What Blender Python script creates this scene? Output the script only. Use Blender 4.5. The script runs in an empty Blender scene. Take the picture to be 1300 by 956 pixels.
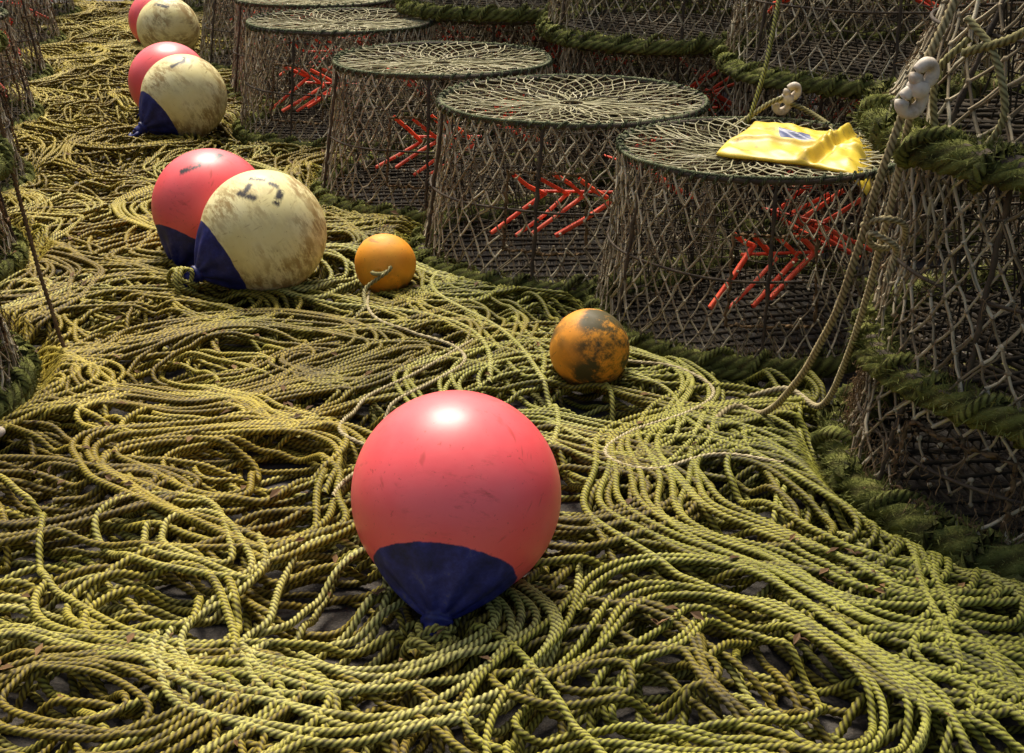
import bpy, math, numpy as np
from mathutils import Vector, Matrix
rng = np.random.default_rng(7)
sc = bpy.context.scene
PI = math.pi

# ------------------------------------------------------------------ mesh helpers
def build_mesh(name, parts, mat=None, smooth=True):
    V = np.concatenate([p[0] for p in parts]).astype(np.float32)
    off = 0; Qs = []
    for p in parts:
        Qs.append(p[1] + off); off += len(p[0])
    Q = np.concatenate(Qs).astype(np.int32)
    me = bpy.data.meshes.new(name)
    me.vertices.add(len(V)); me.vertices.foreach_set("co", V.ravel())
    me.loops.add(Q.size); me.loops.foreach_set("vertex_index", Q.ravel())
    me.polygons.add(len(Q))
    me.polygons.foreach_set("loop_start", np.arange(0, Q.size, 4, dtype=np.int32))
    me.polygons.foreach_set("loop_total", np.full(len(Q), 4, dtype=np.int32))
    me.polygons.foreach_set("use_smooth", np.full(len(Q), smooth, dtype=bool))
    for key in parts[0][2]:
        a = me.attributes.new(key, 'FLOAT', 'POINT')
        a.data.foreach_set("value", np.concatenate([p[2][key] for p in parts]).astype(np.float32))
    me.update(calc_edges=True); me.validate()
    if mat: me.materials.append(mat)
    return me

def tube(P, rad, nv=6, lobe=0.0, pitch=.05, rnd=0.5, phase=0.0):
    P = np.asarray(P, float)
    if P.ndim == 2: P = P[None]
    E, n, _ = P.shape
    T = np.gradient(P, axis=1)
    T /= np.linalg.norm(T, axis=2, keepdims=True) + 1e-12
    ref = np.zeros_like(T)
    steep = np.abs(T[:, :, 2]).mean(axis=1) > .75
    ref[~steep] = (0, 0, 1); ref[steep] = (.12, 1, 0.05)
    S = np.cross(T, ref); S /= np.linalg.norm(S, axis=2, keepdims=True) + 1e-9
    U = np.cross(S, T)
    d = np.linalg.norm(np.diff(P, axis=1), axis=2)
    s = np.concatenate([np.zeros((E, 1)), np.cumsum(d, axis=1)], axis=1)
    k = np.arange(nv)
    ang = 2*PI*k/nv + phase + (2*PI*s/pitch if lobe > 0 else 0*s)[:, :, None]
    rad = np.broadcast_to(np.asarray(rad, float), (E, n)) if np.ndim(rad) < 2 else rad
    crease = np.where(k % 2 == 1, 0.0, 1.0) if lobe > 0 else np.ones(nv)
    rr = rad[:, :, None]*(1 - lobe*(1-crease))
    V = P[:, :, None, :] + (rr*np.cos(ang))[..., None]*S[:, :, None, :] + (rr*np.sin(ang))[..., None]*U[:, :, None, :]
    idx = np.arange(E*n*nv).reshape(E, n, nv)
    a = idx[:, :-1]; b = idx[:, 1:]
    Q = np.stack([a, np.roll(a, -1, 2), np.roll(b, -1, 2), b], axis=-1).reshape(-1, 4)
    cr = np.broadcast_to(crease, (E, n, nv)).ravel()
    rn = np.broadcast_to(np.asarray(rnd, float).reshape(-1, 1, 1), (E, n, nv)).ravel() if np.ndim(rnd) else np.full(E*n*nv, rnd)
    return V.reshape(-1, 3), Q, {"crease": cr, "rnd": rn}

def ring(r, z, n=120, jit=0, rg=rng, cx=0, cy=0):
    a = np.linspace(0, 2*PI, n+1)
    ph = rg.uniform(0, 6, 4)
    rr = r + jit*(np.sin(3*a+ph[0])+.6*np.sin(5*a+ph[1]))
    zz = z + jit*.7*(np.sin(2*a+ph[2])+.5*np.sin(7*a+ph[3]))
    return np.stack([cx+rr*np.cos(a), cy+rr*np.sin(a), zz], 1)

def wrap(r, z, R, turns, n, rg, jit=.004):
    a = np.linspace(0, 2*PI, n+1)
    k = turns*a + 1.6*np.sin(a*3+rg.uniform(0, 6)) + .8*np.sin(a*11+rg.uniform(0, 6))
    rr = r + R*np.cos(k) + jit*np.sin(5*a+rg.uniform(0, 6))
    zz = z + R*np.sin(k) + jit*np.sin(3*a)
    return np.stack([rr*np.cos(a), rr*np.sin(a), zz], 1)

def obj(name, me, parent=None, loc=(0, 0, 0), rot=(0, 0, 0), scale=1):
    o = bpy.data.objects.new(name, me); sc.collection.objects.link(o)
    o.location = loc; o.rotation_euler = rot
    o.scale = (scale,)*3 if np.ndim(scale) == 0 else scale
    if parent: o.parent = parent
    return o

# ------------------------------------------------------------------ materials
def nodes_of(name):
    m = bpy.data.materials.new(name); m.use_nodes = True
    nt = m.node_tree
    return m, nt, nt.nodes, nt.links, nt.nodes["Principled BSDF"]

def noise(N, L, vec, scale, detail=4, rough=.6):
    n = N.new("ShaderNodeTexNoise"); n.inputs["Scale"].default_value = scale
    n.inputs["Detail"].default_value = detail; n.inputs["Roughness"].default_value = rough
    if vec is not None: L.new(vec, n.inputs["Vector"])
    return n.outputs["Fac"]

def ramp(N, L, fac, stops):
    r = N.new("ShaderNodeValToRGB"); e = r.color_ramp.elements
    while len(e) < len(stops): e.new(.5)
    for x, (p, c) in zip(e, stops):
        x.position = p; x.color = (*c, 1) if len(c) == 3 else c
    L.new(fac, r.inputs["Fac"]); return r.outputs["Color"]

def mth(N, L, op, a, b=None, clamp=False):
    m = N.new("ShaderNodeMath"); m.operation = op; m.use_clamp = clamp
    for i, v in enumerate((a, b)):
        if v is None: continue
        if isinstance(v, (int, float)): m.inputs[i].default_value = v
        else: L.new(v, m.inputs[i])
    return m.outputs[0]

def mix(N, L, fac, a, b, mode='MIX'):
    m = N.new("ShaderNodeMix"); m.data_type = 'RGBA'; m.blend_type = mode
    for s, v in ((0, fac), (6, a), (7, b)):
        if isinstance(v, (int, float)): m.inputs[s].default_value = v
        elif isinstance(v, tuple): m.inputs[s].default_value = (*v, 1)
        else: L.new(v, m.inputs[s])
    return m.outputs[2]

def attr(N, name):
    a = N.new("ShaderNodeAttribute"); a.attribute_name = name; return a.outputs["Fac"]

def bump(N, L, B, h, strength, dist):
    b = N.new("ShaderNodeBump"); b.inputs["Strength"].default_value = strength
    b.inputs["Distance"].default_value = dist; L.new(h, b.inputs["Height"]); L.new(b.outputs["Normal"], B.inputs["Normal"])

def sstep(N, L, v, lo, hi):
    m = N.new("ShaderNodeMapRange"); m.interpolation_type = 'SMOOTHSTEP'
    m.inputs["From Min"].default_value = lo; m.inputs["From Max"].default_value = hi
    L.new(v, m.inputs["Value"]); return m.outputs["Result"]

def simple_mat(name, stops, scale, rough=.8, bs=80, bstr=.4, bd=.003, creased=False, use_rnd=False, coords="Object"):
    m, nt, N, L, B = nodes_of(name)
    tc = N.new("ShaderNodeTexCoord").outputs[coords]
    f = noise(N, L, tc, scale, 5)
    if use_rnd:
        f = mth(N, L, 'ADD', mth(N, L, 'MULTIPLY', f, .6), mth(N, L, 'MULTIPLY', attr(N, "rnd"), .4))
    c = ramp(N, L, f, stops)
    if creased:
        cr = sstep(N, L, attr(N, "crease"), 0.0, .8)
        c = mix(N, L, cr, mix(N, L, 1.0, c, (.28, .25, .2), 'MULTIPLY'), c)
    L.new(c, B.inputs["Base Color"]); B.inputs["Roughness"].default_value = rough
    B.inputs["Specular IOR Level"].default_value = .3
    bump(N, L, B, noise(N, L, tc, bs, 4), bstr, bd)
    return m

def rope_mat():
    m, nt, N, L, B = nodes_of("yellow_rope")
    tc = N.new("ShaderNodeTexCoord").outputs["Object"]
    sx = N.new("ShaderNodeSeparateXYZ"); L.new(tc, sx.inputs[0])
    big = noise(N, L, tc, 1.7, 3); mid = noise(N, L, tc, 7, 5); fine = noise(N, L, tc, 34, 5, .7)
    rnd = attr(N, "rnd")
    f = mth(N, L, 'ADD', mth(N, L, 'MULTIPLY', mid, .5), mth(N, L, 'MULTIPLY', rnd, .5))
    gold = ramp(N, L, f, [(.15, (.13, .085, .012)), (.38, (.33, .24, .022)), (.6, (.51, .395, .045)), (.85, (.66, .565, .16))])
    green = ramp(N, L, f, [(.15, (.055, .06, .010)), (.38, (.19, .19, .020)), (.6, (.34, .335, .050)), (.85, (.53, .50, .16))])
    gx = mth(N, L, 'ADD', mth(N, L, 'MULTIPLY', sx.outputs[0], .26), mth(N, L, 'MULTIPLY', big, 1.2))
    gx = mth(N, L, 'ADD', gx, mth(N, L, 'MULTIPLY', rnd, .3))
    gx = mth(N, L, 'ADD', gx, mth(N, L, 'MULTIPLY', sx.outputs[1], .05))
    c = mix(N, L, sstep(N, L, gx, .50, 1.1), gold, green)
    c = mix(N, L, mth(N, L, 'MULTIPLY', sstep(N, L, fine, .49, .72), .75), c, (.07, .056, .018))
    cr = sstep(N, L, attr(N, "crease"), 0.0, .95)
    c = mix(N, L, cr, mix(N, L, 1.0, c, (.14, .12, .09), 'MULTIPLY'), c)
    L.new(c, B.inputs["Base Color"]); B.inputs["Roughness"].default_value = .6
    B.inputs["Specular IOR Level"].default_value = .25
    bump(N, L, B, noise(N, L, tc, 420, 3), .5, .0015)
    return m
M_ROPE = rope_mat()
M_TAN = simple_mat("tan_rope", [(.25, (.20, .15, .07)), (.5, (.40, .33, .16)), (.8, (.58, .50, .30))], 12, .8, 400, .5, .001, True, True)
M_OLD = simple_mat("weathered_rope", [(.25, (.10, .09, .035)), (.5, (.27, .24, .09)), (.8, (.46, .42, .2))], 14, .85, 400, .5, .001, True, True)
M_NET = simple_mat("net_twine", [(.22, (.10, .07, .038)), (.42, (.27, .215, .125)), (.6, (.49, .42, .27)), (.85, (.68, .62, .44))], 7, .85, 500, .5, .001, False, True)
M_NETTOP = simple_mat("net_twine_top", [(.25, (.13, .12, .05)), (.5, (.33, .30, .16)), (.8, (.60, .55, .37))], 9, .85, 500, .5, .001, False, True)
M_DARKNET = simple_mat("dark_twine", [(.3, (.022, .018, .012)), (.6, (.06, .045, .025)), (.8, (.12, .085, .045))], 9, .9, 300, .5, .001)
M_FRAME = simple_mat("pot_frame", [(.3, (.03, .022, .015)), (.6, (.08, .058, .034)), (.8, (.16, .11, .06))], 20, .8, 120, .6, .003)
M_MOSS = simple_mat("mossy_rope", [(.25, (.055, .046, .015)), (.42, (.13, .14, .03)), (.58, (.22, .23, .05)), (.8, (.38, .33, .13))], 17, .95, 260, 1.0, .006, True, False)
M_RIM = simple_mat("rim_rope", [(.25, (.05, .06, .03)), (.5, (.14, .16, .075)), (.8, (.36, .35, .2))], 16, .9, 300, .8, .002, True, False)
M_FIB = simple_mat("dried_weed", [(.25, (.05, .03, .014)), (.5, (.15, .092, .04)), (.8, (.30, .20, .095))], 18, .95, 300, .5, .001, False, True)
M_RED = simple_mat("red_plastic", [(.3, (.48, .04, .018)), (.52, (.90, .11, .045)), (.85, (.95, .22, .11))], 14, .5, 90, .15, .001)
M_WHITE = simple_mat("toggle_plastic", [(.3, (.34, .26, .16)), (.5, (.64, .55, .42)), (.8, (.78, .72, .6))], 34, .6, 120, .3, .001)
M_LEAF = simple_mat("dead_leaf", [(.3, (.05, .028, .014)), (.55, (.16, .085, .03)), (.8, (.30, .18, .07))], 4, .8, 60, .4, .002)
M_NAVY = simple_mat("navy_vinyl", [(.3, (.01, .012, .05)), (.6, (.022, .028, .15)), (.8, (.09, .08, .07))], 30, .45, 100, .3, .002)

def ground_mat():
    m, nt, N, L, B = nodes_of("asphalt")
    tc = N.new("ShaderNodeTexCoord").outputs["Object"]
    a = noise(N, L, tc, 3, 6); b = noise(N, L, tc, 160, 3)
    c = ramp(N, L, a, [(.3, (.030, .026, .020)), (.55, (.060, .050, .040)), (.75, (.10, .085, .066))])
    v = N.new("ShaderNodeTexVoronoi"); v.inputs["Scale"].default_value = 110; L.new(tc, v.inputs["Vector"])
    c = mix(N, L, sstep(N, L, v.outputs["Distance"], .0, .5), mix(N, L, 1.0, c, (1.7, 1.6, 1.5), 'MULTIPLY'), c)
    L.new(c, B.inputs["Base Color"]); B.inputs["Roughness"].default_value = .85
    h = mth(N, L, 'ADD', b, mth(N, L, 'MULTIPLY', v.outputs["Distance"], -1.0)); bump(N, L, B, h, .8, .004)
    return m
M_GROUND = ground_mat()

def buoy_mat(name, base_lo, base_hi, dirt=.25, dirt_col=(.12, .07, .03), cap=(.018, .021, .13), dirt_lo=.55, coat=0, rough=(.30, .5), patch=(.42, .62), zs=3.2):
    m, nt, N, L, B = nodes_of(name)
    tc = N.new("ShaderNodeTexCoord").outputs["Object"]
    c = ramp(N, L, noise(N, L, tc, 5, 4), [(.3, base_lo), (.65, base_hi)])
    mp = N.new("ShaderNodeMapping"); mp.inputs["Scale"].default_value = (1, 1, zs); L.new(tc, mp.inputs["Vector"])
    d1 = sstep(N, L, noise(N, L, mp.outputs[0], 13, 8, .75), dirt_lo, dirt_lo+.16)
    d2 = sstep(N, L, noise(N, L, tc, 3.2, 3), *patch)
    d = mth(N, L, 'MULTIPLY', mth(N, L, 'MULTIPLY', d1, d2), dirt)
    c = mix(N, L, d, c, dirt_col)
    sp = sstep(N, L, noise(N, L, tc, 95, 4, .7), .62, .71)
    c = mix(N, L, mth(N, L, 'MULTIPLY', sp, .6), c, dirt_col)
    mp2 = N.new("ShaderNodeMapping"); mp2.inputs["Scale"].default_value = (14, 60, 9); mp2.inputs["Rotation"].default_value = (.5, .8, .3); L.new(tc, mp2.inputs["Vector"])
    sc_ = sstep(N, L, noise(N, L, mp2.outputs[0], 1.0, 3, .5), .66, .74)
    c = mix(N, L, mth(N, L, 'MULTIPLY', sc_, .55), c, dirt_col)
    mk = mth(N, L, 'MULTIPLY', attr(N, "mark"), sstep(N, L, noise(N, L, tc, 34, 5), .30, .46))
    c = mix(N, L, mk, c, (.02, .015, .012))
    if cap:
        cc = ramp(N, L, noise(N, L, tc, 22, 7, .75), [(.3, (.006, .008, .04)), (.5, cap), (.60, (.03, .036, .20)), (.70, (.12, .11, .10))])
        cap_f = mth(N, L, 'ADD', attr(N, "cap"), mth(N, L, 'MULTIPLY', mth(N, L, 'SUBTRACT', noise(N, L, tc, 30, 4), .5), .06))
        cf = sstep(N, L, cap_f, -.008, .008)
        c = mix(N, L, cf, c, cc)
        L.new(mth(N, L, 'MULTIPLY', mth(N, L, 'SUBTRACT', 1.0, cf), coat), B.inputs["Coat Weight"])
    L.new(c, B.inputs["Base Color"])
    r = ramp(N, L, noise(N, L, tc, 18, 5), [(.3, (rough[0],)*3), (.7, (rough[1],)*3)])
    L.new(r, B.inputs["Roughness"])
    B.inputs["Coat Roughness"].default_value = .34
    B.inputs["Specular IOR Level"].default_value = .35
    bump(N, L, B, noise(N, L, tc, 55, 5), .18, .002)
    return m
M_PINK = buoy_mat("pink_vinyl", (1.0, .09, .10), (1.0, .145, .145), .6, (.50, .05, .028), dirt_lo=.51, coat=.5, rough=(.38, .52))
M_CREAM = buoy_mat("cream_vinyl", (.82, .69, .26), (.90, .81, .42), .85, (.32, .19, .045), dirt_lo=.42, rough=(.4, .6), patch=(.38, .58))
M_ORANGE = buoy_mat("orange_plastic", (.80, .27, .015), (.92, .42, .03), .9, (.14, .08, .015), cap=None, dirt_lo=.40, rough=(.45, .65), zs=1.3)
M_ORANGE2 = buoy_mat("orange_plastic_weedy", (.74, .27, .015), (.88, .38, .03), .97, (.045, .045, .012), cap=None, dirt_lo=.40, rough=(.5, .7), patch=(.36, .52), zs=1.2)

# ------------------------------------------------------------------ ground
gm = bpy.data.meshes.new("ground")
gm.from_pydata([(-150, -60, 0), (150, -60, 0), (150, 240, 0), (-150, 240, 0)], [], [(0, 1, 2, 3)])
gm.materials.append(M_GROUND); obj("ground", gm)

# ------------------------------------------------------------------ lobster pots
def make_pot(rb, rt, h, seed, N=58, M=12, net_r=.0025, thick=.031, fib=500, moss=4500, wins=(-1.83, .35), topnet=True, bars=True, rimr=.006, upr=.0052):
    rg = np.random.default_rng(seed)
    parts = {}
    z0, z1 = thick*1.1, h
    R = lambda t: rb + (rt-rb)*t
    ph = rg.uniform(0, 6.28, 8)
    fr = [tube(ring(rb, z0, 120, .003, rg), thick*.75, 8), tube(ring(rt, z1, 120, .002, rg), .009, 8),
          tube(ring((rb+rt)/2, h*.5, 100, .004, rg), .004, 6)]
    for k in range(6):
        a = k*2*PI/6 + .25 + rg.uniform(-.08, .08)
        p = np.linspace(0, 1, 24)[:, None]
        A = np.array([rb*math.cos(a), rb*math.sin(a), z0]); Bp = np.array([rt*math.cos(a+.03), rt*math.sin(a+.03), z1])
        fr.append(tube(A*(1-p)+Bp*p+rg.normal(0, .0014, (24, 3)), upr+rg.uniform(-.001, .0025, (1, 24)), 6))
    parts["frame"] = (fr, M_FRAME)
    fl = []
    nb = 34
    for k in range(nb):
        x = (k+.5)/nb*2*rb*.98-rb*.98; y = math.sqrt(max(rb*rb-x*x, 0))*.98
        q = np.linspace(-1, 1, 9)
        fl.append(tube(np.stack([x+.006*np.sin(q*7+k*2.3)+0*q, y*q, z0*.75+.003*np.sin(q*9+k*2)], 1), .0062, 4))
        if k % 2 == 0: fl.append(tube(np.stack([y*q, x+.006*np.sin(q*6+k*1.7)+0*q, z0*.75+.007+.003*np.sin(q*9+k)], 1), .0055, 4))
    q = np.linspace(-1, 1, 13)
    for k in range(26):
        z = z0+.02+(h-.06)*k/25
        fl.append(tube(np.stack([rt*.93*q, .10+.07*np.sin(q*3+k*.4)+.01*np.sin(q*17+k), z+.012*np.sin(q*8+k*3)], 1), .0024, 3))
    for k in range(30):
        x = rt*.93*(k/29*2-1); qq = np.linspace(0, 1, 8)
        fl.append(tube(np.stack([x+.02*np.sin(qq*5+k), .10+.07*np.sin(x/rt*3+qq*2)+0*qq, z0+.02+(h-.06)*qq], 1), .0024, 3))
    parts["floor_and_parlour"] = (fl, M_DARKNET)
    def node(i, j):
        t = j/M
        a = 2*PI*(i+.5*(j % 2))/N
        tt = np.clip(t + (.016*np.sin(a*4+ph[0])+.012*np.sin(a*9+ph[1]+t*4)+.008*np.sin(a*23+ph[5]))*np.sin(PI*np.clip(t, 0, 1)), 0, 1)
        a2 = a + (.026*np.sin(a*5+t*5+ph[2])+.014*np.sin(a*13+t*9+ph[3]))*np.sin(PI*t)+.04*t
        r = R(tt) - .016*np.sin(PI*tt)*(1+.9*np.sin(6*a+ph[4])) + .006
        return np.stack([r*np.cos(a2), r*np.sin(a2), z0+(z1-z0)*tt], -1)
    ii, jj = np.meshgrid(np.arange(N), np.arange(M), indexing='ij'); ii = ii.ravel(); jj = jj.ravel()
    jitG = rg.normal(0, .0026, (N, M+1, 3)); jitG[:, 0] = 0; jitG[:, M] = 0
    def nd(i, j): return node(i.astype(float), j)+jitG[i % N, j]
    A1 = nd(ii, jj)
    right = nd(ii+(jj % 2), jj+1); left = nd(ii-1+(jj % 2), jj+1)
    A = np.concatenate([A1, A1]); Bn = np.concatenate([right, left])
    mid = (A+Bn)/2
    keep = rg.uniform(size=len(A)) > .02
    for wa in wins:
        am = np.arctan2(mid[:, 1], mid[:, 0]); da = np.abs((am-wa+PI) % (2*PI)-PI)
        keep &= ~((da < .27) & (mid[:, 2] > h*.28) & (mid[:, 2] < h*.72) & (rg.uniform(size=len(A)) < .75))
    A, Bn, mid = A[keep], Bn[keep], mid[keep]
    mid = mid + rg.normal(0, .0018, mid.shape) + np.array([0, 0, -.002])
    P = np.stack([A, (A*.5+mid*.5)+[0, 0, -.0005], mid, (Bn*.5+mid*.5)+[0, 0, -.0005], Bn], 1)
    rnds = rg.uniform(0, 1, len(P))
    sn_ = [tube(P, np.where(rnds[:, None] > .8, net_r*1.3, net_r), 4, rnd=rnds)]
    sel = rg.uniform(size=len(P)) < np.clip(.75-1.1*P[:, 2, 2]/h, .15, .8)
    sn_.append(tube(P[sel]+rg.normal(0, .004, (sel.sum(), 1, 3)), net_r*.8, 4, rnd=rg.uniform(0, .5, sel.sum())))
    K = A1.reshape(-1, 3)
    d = rg.normal(size=K.shape)*np.array([1, 1, .4]); d /= np.linalg.norm(d, axis=1, keepdims=True)
    kp = np.stack([K-d*net_r*2, K, K+d*net_r*2], 1)
    sn_.append(tube(kp, np.array([[net_r*.9, net_r*2.0, net_r*.9]]).repeat(len(kp), 0), 5, rnd=rg.uniform(0, .8, len(kp))))
    parts["side_netting"] = (sn_, M_NET)
    if topnet:
        NT = 42; rad = rt*np.array([1.0, .90, .80, .70, .60, .50, .40, .30, .20, .10]); G = len(rad)
        jt = rg.normal(0, .0045, (NT, G, 3)); jt[:, 0] = 0; jt[:, :, 2] *= .4
        def tn(i, j):
            a = 2*PI*(i+.5*(j % 2))/NT + .05*np.sin(3*2*PI*i/NT+ph[6])*(j > 0)
            r = rad[j]*(1+.02*np.sin(a*4+ph[7])*(j > 0))
            return np.stack([r*np.cos(a), r*np.sin(a), z1+.006-.022*(1-(r/rt)**2)+.003*np.sin(a*6)], -1)+jt[i % NT, j]
        ii, jj = np.meshgrid(np.arange(NT), np.arange(G-1), indexing='ij'); ii = ii.ravel(); jj = jj.ravel()
        a0 = tn(ii, jj); b0 = tn(ii+(jj % 2), jj+1); c0 = tn(ii-1+(jj % 2), jj+1)
        AA = np.concatenate([a0, a0]); BB = np.concatenate([b0, c0])
        PP = np.stack([AA, (AA+BB)/2+rg.normal(0, .0015, AA.shape)-[0, 0, .001], BB], 1)
        tp = [tube(PP, net_r*.9, 4, rnd=rg.uniform(0, 1, len(PP))), tube(ring(rt*.1, z1-.013, 24, .001, rg), .0035, 6)]
        for k in range(9):
            a = rg.uniform(0, 6.28); q = np.linspace(0, 1, 14)
            rr = rt*(.1+.88*q); aa = a+.2*np.sin(q*4+k)
            tp.append(tube(np.stack([rr*np.cos(aa), rr*np.sin(aa), z1-.010+.018*q**2+.002*np.sin(q*12)], 1), net_r*1.1, 4, rnd=.6))
        parts["top_netting"] = (tp, M_NETTOP)
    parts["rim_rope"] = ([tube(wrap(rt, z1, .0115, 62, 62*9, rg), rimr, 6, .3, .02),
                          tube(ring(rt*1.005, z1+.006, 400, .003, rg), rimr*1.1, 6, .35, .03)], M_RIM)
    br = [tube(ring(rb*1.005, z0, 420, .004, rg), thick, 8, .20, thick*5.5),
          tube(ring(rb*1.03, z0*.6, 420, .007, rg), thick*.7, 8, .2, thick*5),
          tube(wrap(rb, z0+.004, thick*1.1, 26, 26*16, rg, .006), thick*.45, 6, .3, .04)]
    if moss:
        a = rg.uniform(0, 2*PI, moss); b = rg.uniform(-.6, PI+.6, moss)
        dirv = np.stack([np.cos(a)*np.cos(b), np.sin(a)*np.cos(b), np.sin(b)], 1)
        c = np.stack([rb*np.cos(a), rb*np.sin(a), np.full(moss, z0)], 1) + dirv*thick*1.05
        g = dirv+rg.normal(0, .7, dirv.shape); ln = rg.uniform(.004, .013, moss)[:, None]
        sd = np.cross(g, rg.normal(size=g.shape)); sd /= np.linalg.norm(sd, axis=1, keepdims=True)+1e-9
        w = ln*.12
        V = np.stack([c-sd*w, c+sd*w, c+g*ln+sd*w*.4, c+g*ln-sd*w*.4], 1).reshape(-1, 3)
        br.append((V, np.arange(moss*4).reshape(-1, 4), {"crease": np.ones(moss*4), "rnd": np.full(moss*4, .5)}))
    parts["base_rope"] = (br, M_MOSS)
    wf = []; rb_ = []
    for wi, wa in enumerate(wins):
        pts = []
        for (da, t) in [(-.27, .27), (-.27, .5), (-.27, .73), (0, .73), (.27, .73), (.27, .5), (.27, .27), (0, .27), (-.27, .27)]:
            r = R(t)+.002; pts.append((r*math.cos(wa+da), r*math.sin(wa+da), h*t))
        pts = np.array(pts); q = np.concatenate([np.linspace(pts[i], pts[i+1], 10)[:-1] for i in range(8)]+[pts[-1:]])
        q = q+rg.normal(0, .0022, q.shape)
        wf.append(tube(q, .0060, 6, .3, .03)); wf.append(tube(q+rg.normal(0, .003, q.shape), .004, 6, .3, .02))
        if bars:
            ca, sa = math.cos(wa), math.sin(wa)
            def L2(u, w, z): return (ca*w-sa*u, sa*w+ca*u, z)
            for k in range(4):
                u0 = -.13+.062*k+rg.normal(0, .006); jz = rg.normal(0, .012, 3)
                Apt = L2(u0+.02, rt*.86-.01*k, h*.68+jz[0]); Bpt = L2(u0+.10, rt*.60, h*.53+jz[1]); C = L2(u0-.045, rt*.95-.01*k, h*.34+jz[2])
                for s_, e_ in ((Apt, Bpt), (np.array(Bpt)+rg.normal(0, .008, 3), C)):
                    s_ = np.array(s_); e_ = np.array(e_)
                    rb_.append(tube(np.stack([s_, (s_+e_)/2+rg.normal(0, .003, 3), e_]), .0085, 4, phase=rg.uniform(0, 1)))
            for (uu0, uu1, ww, zz) in ((-.07, .19, .60, .53),):
                rb_.append(tube(np.array([L2(uu0, rt*ww, h*zz), L2((uu0+uu1)/2, rt*ww-.02, h*zz), L2(uu1, rt*ww-.04, h*zz)]), .005, 4))
    parts["window_lashing"] = (wf, M_FIB)
    if rb_: parts["entrance_bars"] = (rb_, M_RED)
    if fib:
        a = rg.uniform(0, 2*PI, fib); t = rg.beta(1.1, 2.2, fib)
        cl = rg.uniform(0, 2*PI, 30)
        sel = rg.uniform(size=fib) < .6
        a = np.where(sel, cl[rg.integers(0, 30, fib)]+rg.normal(0, .05, fib), a)
        ln = rg.uniform(.012, .06, fib)
        s = np.linspace(0, 1, 6)
        pts = np.zeros((fib, 6, 3))
        wob = np.cumsum(rg.normal(0, .005, (fib, 6, 3)), 1)
        zz = np.maximum(h*t[:, None]-s[None]*ln[:, None], .01)
        rr = R(np.clip(zz/h, 0, 1))+.004
        pts[..., 0] = rr*np.cos(a)[:, None]; pts[..., 1] = rr*np.sin(a)[:, None]; pts[..., 2] = zz
        pts += wob
        parts["dried_weed"] = ([tube(pts, rg.uniform(.0007, .0017, (fib, 1))*np.linspace(1, .5, 6)[None], 3, rnd=rg.uniform(0, 1, fib))], M_FIB)
    return {k: build_mesh(k, pl, mt) for k, (pl, mt) in parts.items()}

def place_pot(meshes, x, y, z=0, rot=0, s=1, tilt=(0, 0), name="lobster_pot"):
    e = bpy.data.objects.new(name, None); sc.collection.objects.link(e)
    e.location = (x, y, z); e.rotation_euler = (tilt[0], tilt[1], rot); e.scale = (s, s, s) if np.ndim(s) == 0 else s
    for k, me in meshes.items():
        o = bpy.data.objects.new(k, me); sc.collection.objects.link(o); o.parent = e
    return e

GZ = .022
PV = [make_pot(.51, .44, .54, 11), make_pot(.51, .44, .54, 12, fib=700), make_pot(.50, .42, .54, 13, N=54)]
place_pot(PV[0], .20, 4.22, GZ, 0.05, (1, 1, .985))
place_pot(PV[1], .70, 3.54, GZ, .22, (.885, .885, .965))
place_pot(PV[2], -.275, 5.02, GZ, .12, 1.0)
place_pot(PV[1], -.82, 6.2, GZ, -.1, 1.0)
place_pot(PV[0], -1.08, 7.2, GZ, .3)
place_pot(PV[2], -1.5, 8.25, GZ, .5)
stacks = [(.68, 5.55, 2), (1.27, 4.68, 2), (-.02, 6.55, 2), (.62, 6.9, 3), (1.55, 5.9, 3), (2.2, 4.9, 3), (-.38, 7.75, 2), (.25, 8.3, 2),
          (-.75, 9.1, 2), (2.0, 3.75, 2), (1.3, 8.0, 3), (2.3, 7.0, 3), (-1.7, 9.5, 1), (-1.25, 10.6, 2), (-2.3, 11.2, 2), (.2, 9.9, 2),
          (-1.76, 2.9, 2), (-2.14, 3.95, 1), (-2.54, 5.0, 2), (-2.95, 6.3, 1), (-3.3, 7.55, 1), (-3.7, 9.0, 1), (-4.1, 10.6, 2), (-2.85, 3.2, 2), (-3.6, 5.0, 2), (-4.2, 7.0, 2), (-4.7, 9.0, 2)]
for n, (x, y, c) in enumerate(stacks):
    for k in range(c):
        place_pot(PV[(n+k) % 3], x+rng.normal(0, .02), y+rng.normal(0, .02), GZ+.56*k, rng.uniform(-.5, .5)+k*2.0, 1.0, (rng.normal(0, .012), rng.normal(0, .012)))
R0 = make_pot(.50, .45, .32, 31, N=56, M=7, net_r=.0031, thick=.042, fib=2600, moss=14000, wins=(-2.6,), bars=False, topnet=False, rimr=.007)
R1 = make_pot(.465, .43, .48, 32, N=50, M=10, net_r=.0032, thick=.032, fib=700, moss=10000, wins=(.4,), bars=True, topnet=False, rimr=.007)
R2 = make_pot(.50, .34, .50, 33, N=48, M=10, net_r=.0032, thick=.036, fib=300, moss=10000, wins=(.9,), bars=True, rimr=.007)
place_pot(R0, 1.24, 2.5, .02, .1)
place_pot(R1, 1.25, 2.5, .30, .4)
place_pot(R2, 1.25, 2.5, .76, .1, 1.0, (.0, .03))

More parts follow.
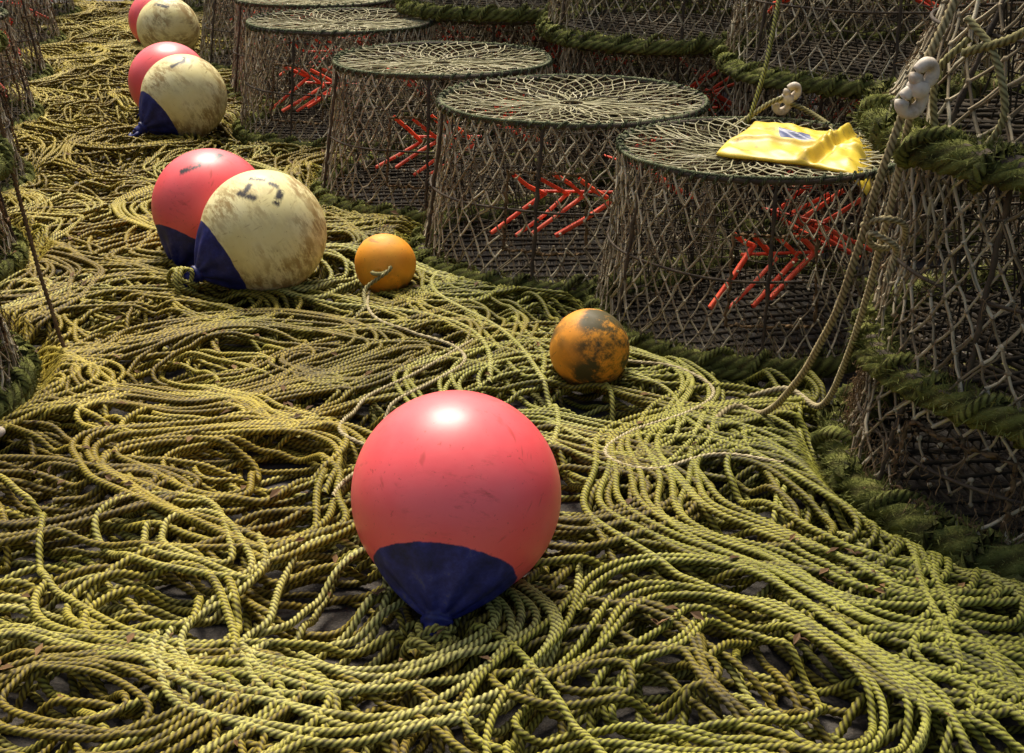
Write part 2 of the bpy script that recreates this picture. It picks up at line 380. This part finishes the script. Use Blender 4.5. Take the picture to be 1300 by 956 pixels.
# ------------------------------------------------------------------ rope bed
pots_xy = [(.20, 4.22, .50), (.70, 3.54, .44), (-.275, 5.02, .50), (-.82, 6.2, .50), (-1.08, 7.2, .50), (-1.5, 8.25, .49), (1.24, 2.5, .50)]
pots_xy += [(x, y, .50) for (x, y, c) in stacks]
AX1 = Vector((-.12, -.76, -.62)).normalized()
lug = Vector((-.102, 2.047, .235))+AX1*.192*1.40
buoys = [(-.102, 2.047, .235, .192), (lug.x, lug.y, lug.z+.005, .06), (-.764, 3.735, .235, .192), (-.994, 4.037, .235, .190), (-1.556, 5.996, .235, .20), (-1.72, 6.40, .235, .20),
         (-2.25, 8.43, .235, .20), (-2.42, 8.82, .235, .20), (-.389, 3.683, .14, .092), (.197, 2.984, .15, .102)]
Yk = [1.0, 2, 2.6, 3, 3.5, 4, 5, 6.2, 7.1, 8.3, 9.5, 12.5]
XL = [-1.6, -1.6, -1.5, -1.4, -1.6, -1.8, -2.15, -2.6, -2.9, -3.3, -3.6, -4.2]
XR = [1.35, 1.0, .75, .5, .15, -.1, -.6, -1.1, -1.45, -1.9, -2.15, -2.8]
gx0, gy0, res = -5.2, .6, .008
H = np.zeros((900, 1580), np.float32)
cov = np.zeros((72, 126), np.float32)

def sn(t, rg, f=(1, 2.1, 3.7), w=(1, .5, .3)):
    return sum(a*np.sin(k*t+rg.uniform(0, 6.28)) for a, k in zip(w, f))

def resample(P, step):
    d = np.linalg.norm(np.diff(P, axis=0), axis=1); s = np.concatenate([[0], np.cumsum(d)])
    n = max(4, int(s[-1]/step)); q = np.linspace(0, s[-1], n)
    return np.stack([np.interp(q, s, P[:, k]) for k in range(P.shape[1])], 1)

def gs(a, w):
    if len(a) < 2*w+2: return a
    k = np.hanning(2*w+3)[1:-1]; k /= k.sum()
    if a.ndim == 1: return np.convolve(np.pad(a, w, mode='edge'), k, 'valid')
    return np.stack([gs(a[:, i], w) for i in range(a.shape[1])], 1)

gaps = [(-.32, 1.97, .075), (-.50, 2.78, .06), (-.30, 2.34, .04), (.62, 2.02, .04), (-.85, 1.72, .04), (.25, 1.85, .04), (-1.0, 2.4, .04), (-.75, 3.2, .05)]
def pushout(P):
    for (x, y, r) in gaps:
        d = (P-np.array([x, y]))*np.array([1, .8]); l = np.linalg.norm(d, axis=1)
        Rm = r*2.4; m = l < Rm
        if m.any():
            nl = r + (Rm-r)*(l[m]/Rm)
            P[m] = np.array([x, y]) + d[m]/(l[m, None]+1e-6)*nl[:, None]/np.array([1, .8])
    return P

o9 = [(i, j) for i in (-1, 0, 1) for j in (-1, 0, 1)]
CAP = .102
def lay(P0, r, stepc=.008, grow=.56):
    P0 = resample(gs(pushout(P0.copy()), 6), stepc)
    keep = (P0[:, 0] > gx0+.05) & (P0[:, 0] < gx0+7.1) & (P0[:, 1] > gy0+.05) & (P0[:, 1] < gy0+12.4)
    rimd = np.full(len(P0), 9.0)
    for (x, y, R) in pots_xy:
        rimd = np.minimum(rimd, np.hypot(P0[:, 0]-x, P0[:, 1]-y)-R)
    keep &= rimd > -.06
    cuts = np.flatnonzero(np.diff(np.concatenate([[0], keep.astype(int), [0]])))
    out = []
    for s0, e0 in zip(cuts[::2], cuts[1::2]):
        if e0-s0 < 16: continue
        P = P0[s0:e0]; rd = rimd[s0:e0]; n = len(P)
        z = np.zeros(n); CH = 30
        ix = ((P[:, 0]-gx0)/res).astype(int); iy = ((P[:, 1]-gy0)/res).astype(int)
        for s in range(0, n, CH):
            e = min(n, s+CH); a = ix[s:e]; b = iy[s:e]
            h = np.max([H[a+i, b+j] for i, j in o9], axis=0)
            zz = h + r*.9
            zp = np.pad(zz, 2, mode='edge'); zz = np.max([zp[i:i+len(zz)] for i in range(5)], axis=0)
            zz = np.where(zz > CAP*.5, CAP*.5+CAP*.5*np.tanh((zz-CAP*.5)/(CAP*.5)), zz)
            z[s:e] = zz
            top = zz + r*grow
            for i, j in o9:
                np.maximum.at(H, (a+i, b+j), top)
        np.add.at(cov, (((P[:, 0]-gx0)/.1).astype(int), ((P[:, 1]-gy0)/.1).astype(int)), stepc)
        z = gs(z, 5)
        lim = .018+np.clip(rd-.045, 0, 1)*1.2
        z = np.where(rd < .13, np.minimum(z, lim), z)
        for (x, y, zc, R) in buoys:
            d = np.hypot(P[:, 0]-x, P[:, 1]-y); m = d < R
            if m.any():
                lm = zc-np.sqrt(R*R-d[m]**2)-r
                z[m] = np.where(z[m] < zc+.05, np.maximum(np.minimum(z[m], lm), r*.4), z[m])
        out.append(np.column_stack([P, gs(z, 2)]))
    return out

def gwarp(x, y):
    x2 = x+.045*np.sin(4.1*y+1.0)+.022*np.sin(9.7*y+4*x+2.2)+.010*np.sin(21*y+7*x)
    y2 = y+.045*np.sin(4.6*x+.4)+.022*np.sin(10.3*x-5*y+.9)+.010*np.sin(23*x-6*y+2)
    return x2, y2

def coil(rg, cx, cy, th, a, b, turns, loose=1.0):
    n = int(turns*2*PI*(a+b)/2*.85/.012)+60
    tau = np.linspace(0, 1, n); t = tau*2*PI*turns+rg.uniform(0, 6)
    sweeps = rg.uniform(.7, 1.6)
    s = .38+.62*np.abs(np.sin(PI*(tau*sweeps+rg.uniform(0, 1))))
    j = .048*loose
    am = a*s*(1+j*sn(t*.37, rg)+j*.6*sn(t*1.0, rg)); bm = b*s*(1+1.4*j*sn(t*.31, rg)+j*sn(t*1.3, rg))
    tt = th+.20*loose*sn(t*.06, rg)
    px = cx+.032*loose*sn(t*.17, rg); py = cy+.032*loose*sn(t*.15, rg)
    e = rg.uniform(-.3, .3); p2 = rg.uniform(0, 6)
    u = am*np.cos(t); v = bm*(np.sin(t)+e*np.sin(2*t+p2))
    x = px+u*np.cos(tt)-v*np.sin(tt); y = py+u*np.sin(tt)+v*np.cos(tt)
    x, y = gwarp(x, y)
    k = rg.uniform(0, 6, 2)
    x = x+.007*np.sin(17*y+k[0]); y = y+.007*np.sin(19*x+k[1])
    return np.stack([x, y], 1)

def meander(rg, x, y, th, L_, curv=5):
    n = int(L_/.012); s = np.arange(n)*.012
    c = curv*.5*sn(s*rg.uniform(2.2, 5.5), rg)
    P = np.zeros((n, 2)); hx = th; px, py = x, y
    for i in range(n):
        if i % 4 == 0:
            xl = np.interp(py, Yk, XL)+.2; xr = np.interp(py, Yk, XR)-.15
            mid = (xl+xr)/2
            st = 0
            if px < xl or px > xr or py < 1.3 or py > 10.8:
                want = math.atan2((2.2 if py < 1.3 else py)-py+(-1 if py > 10.8 else 0), mid-px)
                df = (want-hx+PI) % (2*PI)-PI
                st = 7*np.sign(df)
        hx += (c[i]+st)*.012; px += math.cos(hx)*.012; py += math.sin(hx)*.012
        P[i] = (px, py)
    return P

ropes = []
R_ROPE = .0080
rg = np.random.default_rng(14)
lin = lambda y: (np.interp(y, Yk, XL), np.interp(y, Yk, XR))
def pick(nc):
    best = None
    for c in range(nc):
        y = 1.1+rg.beta(1.0, 1.45)*10.3; xl, xr = lin(y); x = rg.uniform(xl, xr)
        i = int((x-gx0)/.1); j = int((y-gy0)/.1)
        v = cov[max(i-1, 0):i+2, max(j-1, 0):j+2].mean()*(1 if y < 5 else 1.4)
        if best is None or v < best[0]: best = (v, x, y)
    return best[1:]
total = 0; it = 0
while total < 600 and it < 900:
    it += 1; x, y = pick(10)
    P = meander(rg, x, y, rg.uniform(0, 6.28), rg.uniform(3, 7), rg.uniform(4, 9)); rn = rg.uniform()
    for q in lay(P, R_ROPE, grow=.15): total += len(q)*.008; ropes.append((q, rn))
total = 0; it = 0
while total < 1600 and it < 1500:
    it += 1; x, y = pick(12)
    diag = math.atan2(1, -.45)
    field = diag if y > 3.6 else (2.5+.9*math.sin(1.7*x+1.1*y))
    th = field+rg.normal(0, .45)
    a = rg.choice([rg.uniform(.12, .22), rg.uniform(.22, .36), rg.uniform(.36, .54)], p=[.42, .38, .20])
    b = min(a*rg.uniform(.38, .95), .28)
    turns = rg.uniform(.55, 1.1)*(a*.55/.020)*.95
    if rg.uniform() < .20:
        P = meander(rg, x, y, rg.uniform(0, 6.28), rg.uniform(1.0, 3), rg.uniform(2, 8))
    else:
        P = coil(rg, x, y, th, a, b, max(1.8, turns), rg.uniform(.5, 1.9))
    rn = rg.uniform()
    for q in lay(P, R_ROPE): total += len(q)*.008; ropes.append((q, rn))
parts = []
for q, rn in ropes:
    my = q[:, 1].mean()
    step = .0062 if my < 3.2 else (.0095 if my < 5.2 else .015)
    r = R_ROPE*rg.uniform(.84, 1.14)
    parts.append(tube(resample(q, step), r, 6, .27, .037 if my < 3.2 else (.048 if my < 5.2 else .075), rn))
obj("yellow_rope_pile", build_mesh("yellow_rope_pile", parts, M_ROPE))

def spl(pts, step=.008, wob=.0, rg=rng):
    pts = np.array(pts, float); n = len(pts)
    out = []
    P = np.vstack([2*pts[0]-pts[1], pts, 2*pts[-1]-pts[-2]])
    for i in range(1, n):
        p0, p1, p2, p3 = P[i-1], P[i], P[i+1], P[i+2]
        t = np.linspace(0, 1, 30, endpoint=False)[:, None]
        out.append(.5*((2*p1)+(-p0+p2)*t+(2*p0-5*p1+4*p2-p3)*t**2+(-p0+3*p1-3*p2+p3)*t**3))
    q = resample(np.vstack(out+[pts[-1:]]), step)
    if wob:
        s = np.arange(len(q))*step
        for k in range(3): q[:, k] += wob*sn(s*9, rg)
    return q

pale = []
for pts in [[(-.43, 3.6), (-.42, 3.45), (-.36, 3.32), (-.2, 3.2), (-.12, 3.05), (-.2, 2.9), (-.3, 2.75), (-.28, 2.6), (-.15, 2.5)],
            [(.27, 3.05), (.42, 3.0), (.5, 2.85), (.42, 2.72), (.28, 2.62), (.2, 2.5), (.3, 2.42), (.45, 2.5), (.6, 2.45)],
            [(-.36, 2.3), (-.3, 2.5), (-.4, 2.62), (-.36, 2.8), (-.25, 2.95), (-.1, 3.2)]]:
    for q in lay(spl(pts, .01), .0065):
        pale.append(tube(q+np.array([0, 0, .004]), .0060, 6, .3, .035, rng.uniform(0.6, 1)))
obj("pale_rope", build_mesh("pale_rope", pale, M_TAN))

def gh(x, y): return float(H[int((x-gx0)/res), int((y-gy0)/res)])+.006
def hang_rope(name, pts, r=.0085, mat=M_TAN, wob=.0015, pitch=.04):
    q = spl(pts, .006, wob)
    return obj(name, build_mesh(name, [tube(q, r, 6, .3, pitch, rng.uniform(.3, .8))], mat))
hang_rope("hanging_rope", [(.86, 2.36, 1.25), (.79, 2.32, 1.08), (.735, 2.30, .95), (.70, 2.32, .80), (.685, 2.36, .64), (.66, 2.42, .45), (.63, 2.55, .25), (.595, 2.70, gh(.595, 2.7)), (.53, 2.74, gh(.53, 2.74)), (.46, 2.66, gh(.46, 2.66)-.02), (.40, 2.55, .02)], .0090)
hang_rope("hanging_rope", [(.745, 2.33, .93), (.745, 2.37, .78), (.740, 2.41, .63), (.738, 2.48, .47), (.742, 2.6, .26), (.735, 2.74, gh(.69, 2.8)), (.68, 2.85, gh(.68, 2.85)), (.6, 2.87, gh(.6, 2.87)-.02), (.5, 2.9, .02)], .0085)
hang_rope("hanging_rope", [(.9, 4.30, 1.12), (.86, 4.16, .95), (.80, 4.0, .72), (.74, 3.90, .56), (.70, 3.90, .52)], .008, M_ROPE)
hang_rope("hanging_rope", [(.86, 3.94, .62), (.80, 3.92, .60), (.72, 3.90, .55), (.66, 3.87, .52)], .009, M_OLD)
hang_rope("hanging_rope", [(.86, 3.94, .60), (.93, 3.90, .57), (.99, 3.78, .53), (1.0, 3.66, .46)], .009, M_OLD)
hang_rope("hanging_rope", [(-1.32, 3.16, .80), (-1.30, 3.18, .70), (-1.27, 3.17, .45), (-1.22, 3.14, .2), (-1.19, 3.13, .08), (-1.1, 3.05, .07)], .007, M_FIB)
hang_rope("hanging_rope", [(.80, 2.27, 1.06), (.84, 2.22, 1.0), (.86, 2.2, .9), (.83, 2.25, .82), (.79, 2.31, .84), (.78, 2.33, .95), (.82, 2.3, 1.02)], .008, M_OLD)
hang_rope("hanging_rope", [(.68, 2.36, .655), (.71, 2.32, .68), (.75, 2.33, .67), (.765, 2.37, .63), (.74, 2.385, .605), (.70, 2.36, .62), (.69, 2.335, .65), (.73, 2.33, .63), (.75, 2.36, .60), (.74, 2.36, .54)], .0075, M_TAN)
hang_rope("hanging_rope", [(1.0, 2.05, 1.27), (.93, 2.12, 1.15), (.87, 2.18, 1.05), (.80, 2.27, 1.0)], .009, M_OLD)

def toggle(loc, rot, s=1):
    pl = []
    for zc, R in ((.024, .015), (-.024, .018)):
        a = np.linspace(0, 2*PI, 33)
        pl.append(tube(np.stack([R*np.cos(a), 0*a, zc+R*1.15*np.sin(a)], 1), .0110+.001*np.sin(3*a+zc*99)[None], 12))
    zz = np.linspace(-.014, .014, 5)
    pl.append(tube(np.stack([0*zz, 0*zz, zz], 1), np.array([.014, .018, .020, .018, .014])[None], 14))
    obj("rope_toggle", build_mesh("rope_toggle", pl, M_WHITE), None, loc, rot, s)
toggle((.735, 2.29, .935), (.2, .25, .3), 1.1)
toggle((.86, 3.94, .61), (.3, .5, .2), 1.1)
toggle((-1.2, 2.62, .09), (1.4, .1, .9), .9)

# ------------------------------------------------------------------ buoys
def buoy(x, y, z, R, axis, mat, marks=(), seed=0, ropes_=True):
    axis = Vector(axis).normalized()
    nu = 160; th = np.linspace(0, 2*PI, nu, endpoint=False)
    d = 1.36; tp = math.acos(1/d)
    prof = []
    for (zz, rr) in [(1.44, .0005), (1.44, .07), (1.43, .10), (1.40, .11), (1.33, .108), (1.28, .115), (1.265, .145), (1.23, .15), (1.215, .135)]:
        prof.append((zz, rr, 1))
    t = np.linspace(0, 1, 30)
    z0_, r0_ = 1.195, .14; z1_, r1_ = math.cos(tp), math.sin(tp)
    for tt in t:
        zz = z0_*(1-tt)+z1_*tt; rr = r0_*(1-tt)+r1_*tt
        rr += .03*math.sin(PI*tt)
        prof.append((zz, rr, 1-tt))
    for a in np.linspace(tp+.03, PI-.0005, 80): prof.append((math.cos(a), math.sin(a), 0))
    prof = np.array(prof)
    zz = prof[:, 0][:, None]*np.ones(nu); rr = prof[:, 1][:, None]*np.ones(nu); w = prof[:, 2][:, None]
    rgx = np.random.default_rng(seed)
    rr = rr*(1+.13*(w**1.1)*np.cos(9*th+rgx.uniform(0, 6))[None]*(w < .999) + .03*w*np.sin(4*th+1)[None])
    rr = rr*(1+.006*np.sin(2*th+rgx.uniform(0, 6))[None]*np.sin(prof[:, 0][:, None]*2))
    X = rr*np.cos(th)[None]; Y = rr*np.sin(th)[None]
    V = np.stack([X, Y, zz], -1)*R
    n = len(prof); idx = np.arange(n*nu).reshape(n, nu)
    a = idx[:-1]; b = idx[1:]
    Q = np.stack([a, np.roll(a, -1, 1), np.roll(b, -1, 1), b], -1).reshape(-1, 4)
    phi = np.arctan2(rr, zz)
    cap = (.74-phi).ravel()
    V = V.reshape(-1, 3)
    rotm = axis.to_track_quat('Z', 'Y').to_matrix()
    Rm = np.array(rotm)
    mark = np.zeros(len(V))
    Wd = V@Rm.T/R
    for (dx, dy, dz, ang, ln, wd) in marks:
        c = np.array([dx, dy, dz]); c /= np.linalg.norm(c)
        t1 = np.cross(c, [0, 0, 1.]); t1 /= np.linalg.norm(t1); t2 = np.cross(t1, c)
        u = Wd@t1; v = Wd@t2; f = (Wd@c) > 0
        uu = u*math.cos(ang)+v*math.sin(ang); vv = -u*math.sin(ang)+v*math.cos(ang)
        mk = np.clip((ln-np.abs(uu+.1*vv))/.02, 0, 1)*np.clip((wd-np.abs(vv-.3*uu*uu))/.02, 0, 1)*f
        mark = np.maximum(mark, mk)
    me = build_mesh("shell", [(V, Q, {"cap": cap, "mark": mark})], mat)
    e = bpy.data.objects.new("mooring_buoy", None); sc.collection.objects.link(e); e.location = (x, y, z)
    o = obj("shell", me, e); o.rotation_euler = rotm.to_euler()
    aa = np.linspace(0, 2*PI, 25); rr_ = .115*R
    o2 = obj("eye", build_mesh("eye", [tube(np.stack([rr_*np.cos(aa), 0*aa, 1.50*R+rr_*.9*np.sin(aa)], 1), .05*R, 10)], M_NAVY), e)
    o2.rotation_euler = rotm.to_euler()
    if ropes_:
        lp = []
        for k in range(5):
            ph0 = rgx.uniform(0, 6); s = np.linspace(0, 2*PI*1.1, 60)
            rad = .155*R*(1+.15*k)
            c = np.stack([rad*np.cos(s+ph0), rad*np.sin(s+ph0), 1.38*R+.08*R*np.sin(s*2+k)+.05*R*k], 1)
            lp.append(tube(c, .0080, 6, .3, .036, .9))
        o3 = obj("lashing", build_mesh("lashing", lp, M_ROPE), e); o3.rotation_euler = rotm.to_euler()
    return e
buoy(-.102, 2.047, .235, .192, AX1, M_PINK, seed=1)
buoy(-.764, 3.735, .235, .192, (-.80, -.42, -.42), M_CREAM, [(-.10, -.62, .77, .3, .18, .06), (-.10, -.50, .86, 1.7, .12, .055), (.38, -.55, .72, -.9, .17, .065), (.28, -.38, .88, .9, .10, .05), (.02, -.3, .95, .2, .14, .05)], 2)
buoy(-.994, 4.037, .235, .190, (-.42, -.50, -.76), M_PINK, [(-.15, -.55, .80, -.6, .20, .065), (.25, -.25, .93, -.5, .16, .065)], 3)
buoy(-1.556, 5.996, .235, .200, (-.70, -.52, -.48), M_CREAM, [(.05, -.5, .86, -.6, .2, .06), (.15, -.3, .95, -1.3, .12, .05)], 4, False)
buoy(-1.73, 6.40, .235, .200, (-.6, .4, -.6), M_PINK, [], 5, False)
buoy(-2.25, 8.43, .235, .200, (-.5, .5, -.6), M_CREAM, [(.0, -.6, .8, .3, .25, .07)], 6, False)
buoy(-2.42, 8.84, .235, .200, (-.6, .4, -.6), M_PINK, [], 7, False)

def small_float(x, y, z, R, axis, mat, seed, rope_pts=None):
    n, nu = 60, 80
    a = np.linspace(.001, PI-.001, n)[:, None]; th = np.linspace(0, 2*PI, nu, endpoint=False)[None]
    rr = np.sin(a)*(1+.012*np.sin(3*th+1)*np.sin(a)) + 0*th; zz = np.cos(a)+0*th
    zz = np.where(a < .16, .975+(.16-a)*.8*(a > .07), zz)
    rr = rr + .012*np.exp(-((a-PI/2)/.03)**2)
    V = np.stack([rr*np.cos(th), rr*np.sin(th), zz], -1).reshape(-1, 3)*R
    idx = np.arange(n*nu).reshape(n, nu); p = idx[:-1]; b = idx[1:]
    Q = np.stack([p, np.roll(p, -1, 1), np.roll(b, -1, 1), b], -1).reshape(-1, 4)
    e = bpy.data.objects.new("fishing_float", None); sc.collection.objects.link(e); e.location = (x, y, z)
    rotm = Vector(axis).normalized().to_track_quat('Z', 'Y').to_euler()
    o = obj("shell", build_mesh("shell", [(V, Q, {"cap": np.zeros(len(V)), "mark": np.zeros(len(V))})], mat), e); o.rotation_euler = rotm
    aa = np.linspace(0, 2*PI, 21)
    k = tube(np.stack([.2*R*np.cos(aa), 0*aa, 1.03*R+.2*R*np.sin(aa)], 1), .07*R, 8)
    o = obj("eye", build_mesh("eye", [k], M_OLD), e); o.rotation_euler = rotm
    if rope_pts:
        q = spl(rope_pts, .006)-np.array([x, y, z])
        obj("tether", build_mesh("tether", [tube(q, .0075, 6, .34, .04, .8)], M_OLD), e)
small_float(-.389, 3.683, .150, .094, (-.1, -.95, .05), M_ORANGE, 3,
            [(-.36, 3.58, .175), (-.375, 3.565, .16), (-.41, 3.565, .135), (-.435, 3.56, .115), (-.44, 3.53, .1), (-.43, 3.46, .09), (-.45, 3.4, .085)])
small_float(.197, 2.984, .150, .102, (-.5, .2, -.6), M_ORANGE2, 4)

# ------------------------------------------------------------------ yellow bag on the pot
def bag():
    A, Bc, C, D = [np.array(p) for p in ((.575, 3.47), (.745, 3.89), (1.07, 3.66), (.935, 3.22))]
    nu, nv = 110, 90
    u, v = np.meshgrid(np.linspace(0, 1, nu), np.linspace(0, 1, nv), indexing='ij')
    P = ((1-u)*(1-v))[..., None]*A+((1-u)*v)[..., None]*Bc+(u*v)[..., None]*C+(u*(1-v))[..., None]*D
    P = P + ((.014*np.sin(7*u+1)+.003*np.sin(19*u))*(v-.5)*2)[..., None]*np.array([.5, .8]) + ((.008*np.sin(6*v))*(u-.5)*2)[..., None]*np.array([.8, -.5])
    edge = np.minimum(np.minimum(u, 1-u), np.minimum(v, 1-v))
    puff = .014*np.clip(edge/.10, 0, 1)**.5
    wr = .004*np.sin(14*u+6*v+2*np.sin(5*v))+.003*np.sin(23*v-9*u+3*np.sin(4*u))+.0015*np.sin(40*u+26*v+2*np.sin(9*v))
    fold = .022*np.exp(-((u-.55-.25*v)/.035)**2)-.012*np.exp(-((u-.62-.25*v)/.03)**2)+.014*np.exp(-((v-.3-.2*u)/.03)**2)+.010*np.exp(-((v-.75+.3*u)/.02)**2)
    z = .545+puff+(wr+fold)*np.clip(edge/.06, 0, 1)-.05*np.clip((u-.84)/.16, 0, 1)**1.5
    top = np.dstack([P, z]); bot = np.dstack([P, z-.005-puff*.6])
    n = nu*nv; idx = np.arange(n).reshape(nu, nv)
    a, b, c, d = idx[:-1, :-1].ravel(), idx[1:, :-1].ravel(), idx[1:, 1:].ravel(), idx[:-1, 1:].ravel()
    Q = [np.stack([a, b, c, d], 1), np.stack([d, c, b, a], 1)+n]
    rim = np.concatenate([idx[:, 0], idx[-1, 1:], idx[-2::-1, -1], idx[0, -2:0:-1]])
    Q.append(np.stack([rim, rim+n, np.roll(rim, -1)+n, np.roll(rim, -1)], 1))
    V = np.concatenate([top.reshape(-1, 3), bot.reshape(-1, 3)])
    mk = np.clip((.16-np.abs(u-.46+.3*(v-.5)))/.06, 0, 1)*np.clip((.20-np.abs(v-.58-.5*(u-.4)))/.06, 0, 1)
    mk = mk.ravel(); mk = np.concatenate([mk, mk*0])
    m, nt, N, L, B = nodes_of("yellow_oilskin")
    tc = N.new("ShaderNodeTexCoord").outputs["Object"]
    col = ramp(N, L, noise(N, L, tc, 9, 5), [(.3, (.56, .37, .02)), (.6, (.74, .54, .035))])
    col = mix(N, L, sstep(N, L, noise(N, L, tc, 28, 6, .7), .54, .70), col, (.36, .22, .03))
    mf = mth(N, L, 'ADD', attr(N, "mark"), mth(N, L, 'MULTIPLY', mth(N, L, 'SUBTRACT', noise(N, L, tc, 40, 5), .5), .6))
    col = mix(N, L, sstep(N, L, mf, .40, .55), col, (.04, .06, .16))
    L.new(col, B.inputs["Base Color"]); B.inputs["Roughness"].default_value = .45
    bump(N, L, B, noise(N, L, tc, 30, 3), .25, .004)
    obj("yellow_bag", build_mesh("yellow_bag", [(V, np.concatenate(Q), {"mark": mk})], m))
bag()

# ------------------------------------------------------------------ dead leaves
nl = 360
y = 1.1+rng.beta(1, 1.6, nl)*8; x = np.array([rng.uniform(*lin(v)) for v in y])
for i, (gx, gy, gr) in enumerate(gaps*9):
    x[i] = gx+rng.normal(0, gr*.8); y[i] = gy+rng.normal(0, gr*.8)
hz = H[((x-gx0)/res).astype(int), ((y-gy0)/res).astype(int)]+.004
ln = rng.uniform(.006, .018, nl); an = rng.uniform(0, 6.28, nl)
c = np.stack([x, y, hz], 1); d1 = np.stack([np.cos(an), np.sin(an), rng.normal(0, .25, nl)], 1); d2 = np.stack([-np.sin(an), np.cos(an), rng.normal(0, .35, nl)], 1)
V = np.stack([c-d1*ln[:, None], c+d2*ln[:, None]*.45+[0, 0, .003], c+d1*ln[:, None], c-d2*ln[:, None]*.45+[0, 0, .004]], 1).reshape(-1, 3)
obj("dead_leaves", build_mesh("dead_leaves", [(V, np.arange(nl*4).reshape(-1, 4), {"rnd": np.zeros(nl*4)})], M_LEAF, False))

# ------------------------------------------------------------------ camera, light, world
cam = bpy.data.cameras.new("camera"); co = bpy.data.objects.new("camera", cam); sc.collection.objects.link(co)
co.location = (0, 0, 1.34); co.rotation_euler = (math.radians(90-21.4), 0, 0)
cam.sensor_width = 36; cam.lens = 44.3; cam.shift_y = -.0346; cam.clip_end = 600; cam.clip_start = .05
sc.camera = co

EL, AZ = 58, -12
sd = Vector((math.sin(math.radians(AZ))*math.cos(math.radians(EL)), math.cos(math.radians(AZ))*math.cos(math.radians(EL)), math.sin(math.radians(EL))))
sun = bpy.data.lights.new("sun", 'SUN'); sun.energy = 4.9; sun.angle = math.radians(24); sun.color = (1, .93, .81)
so = bpy.data.objects.new("sun", sun); sc.collection.objects.link(so); so.rotation_euler = sd.to_track_quat('Z', 'Y').to_euler(); so.location = sd*20
w = bpy.data.worlds.new("World"); sc.world = w; w.use_nodes = True
N = w.node_tree.nodes; L = w.node_tree.links
sky = N.new("ShaderNodeTexSky"); sky.sky_type = 'NISHITA'; sky.sun_disc = False
sky.sun_elevation = math.radians(EL); sky.sun_rotation = math.radians(AZ)
sky.dust_density = 6; sky.air_density = 1.0; sky.ozone_density = .5
L.new(sky.outputs[0], N["Background"].inputs["Color"]); N["Background"].inputs["Strength"].default_value = .15
sc.view_settings.view_transform = 'Standard'; sc.view_settings.look = 'None'; sc.view_settings.exposure = 0
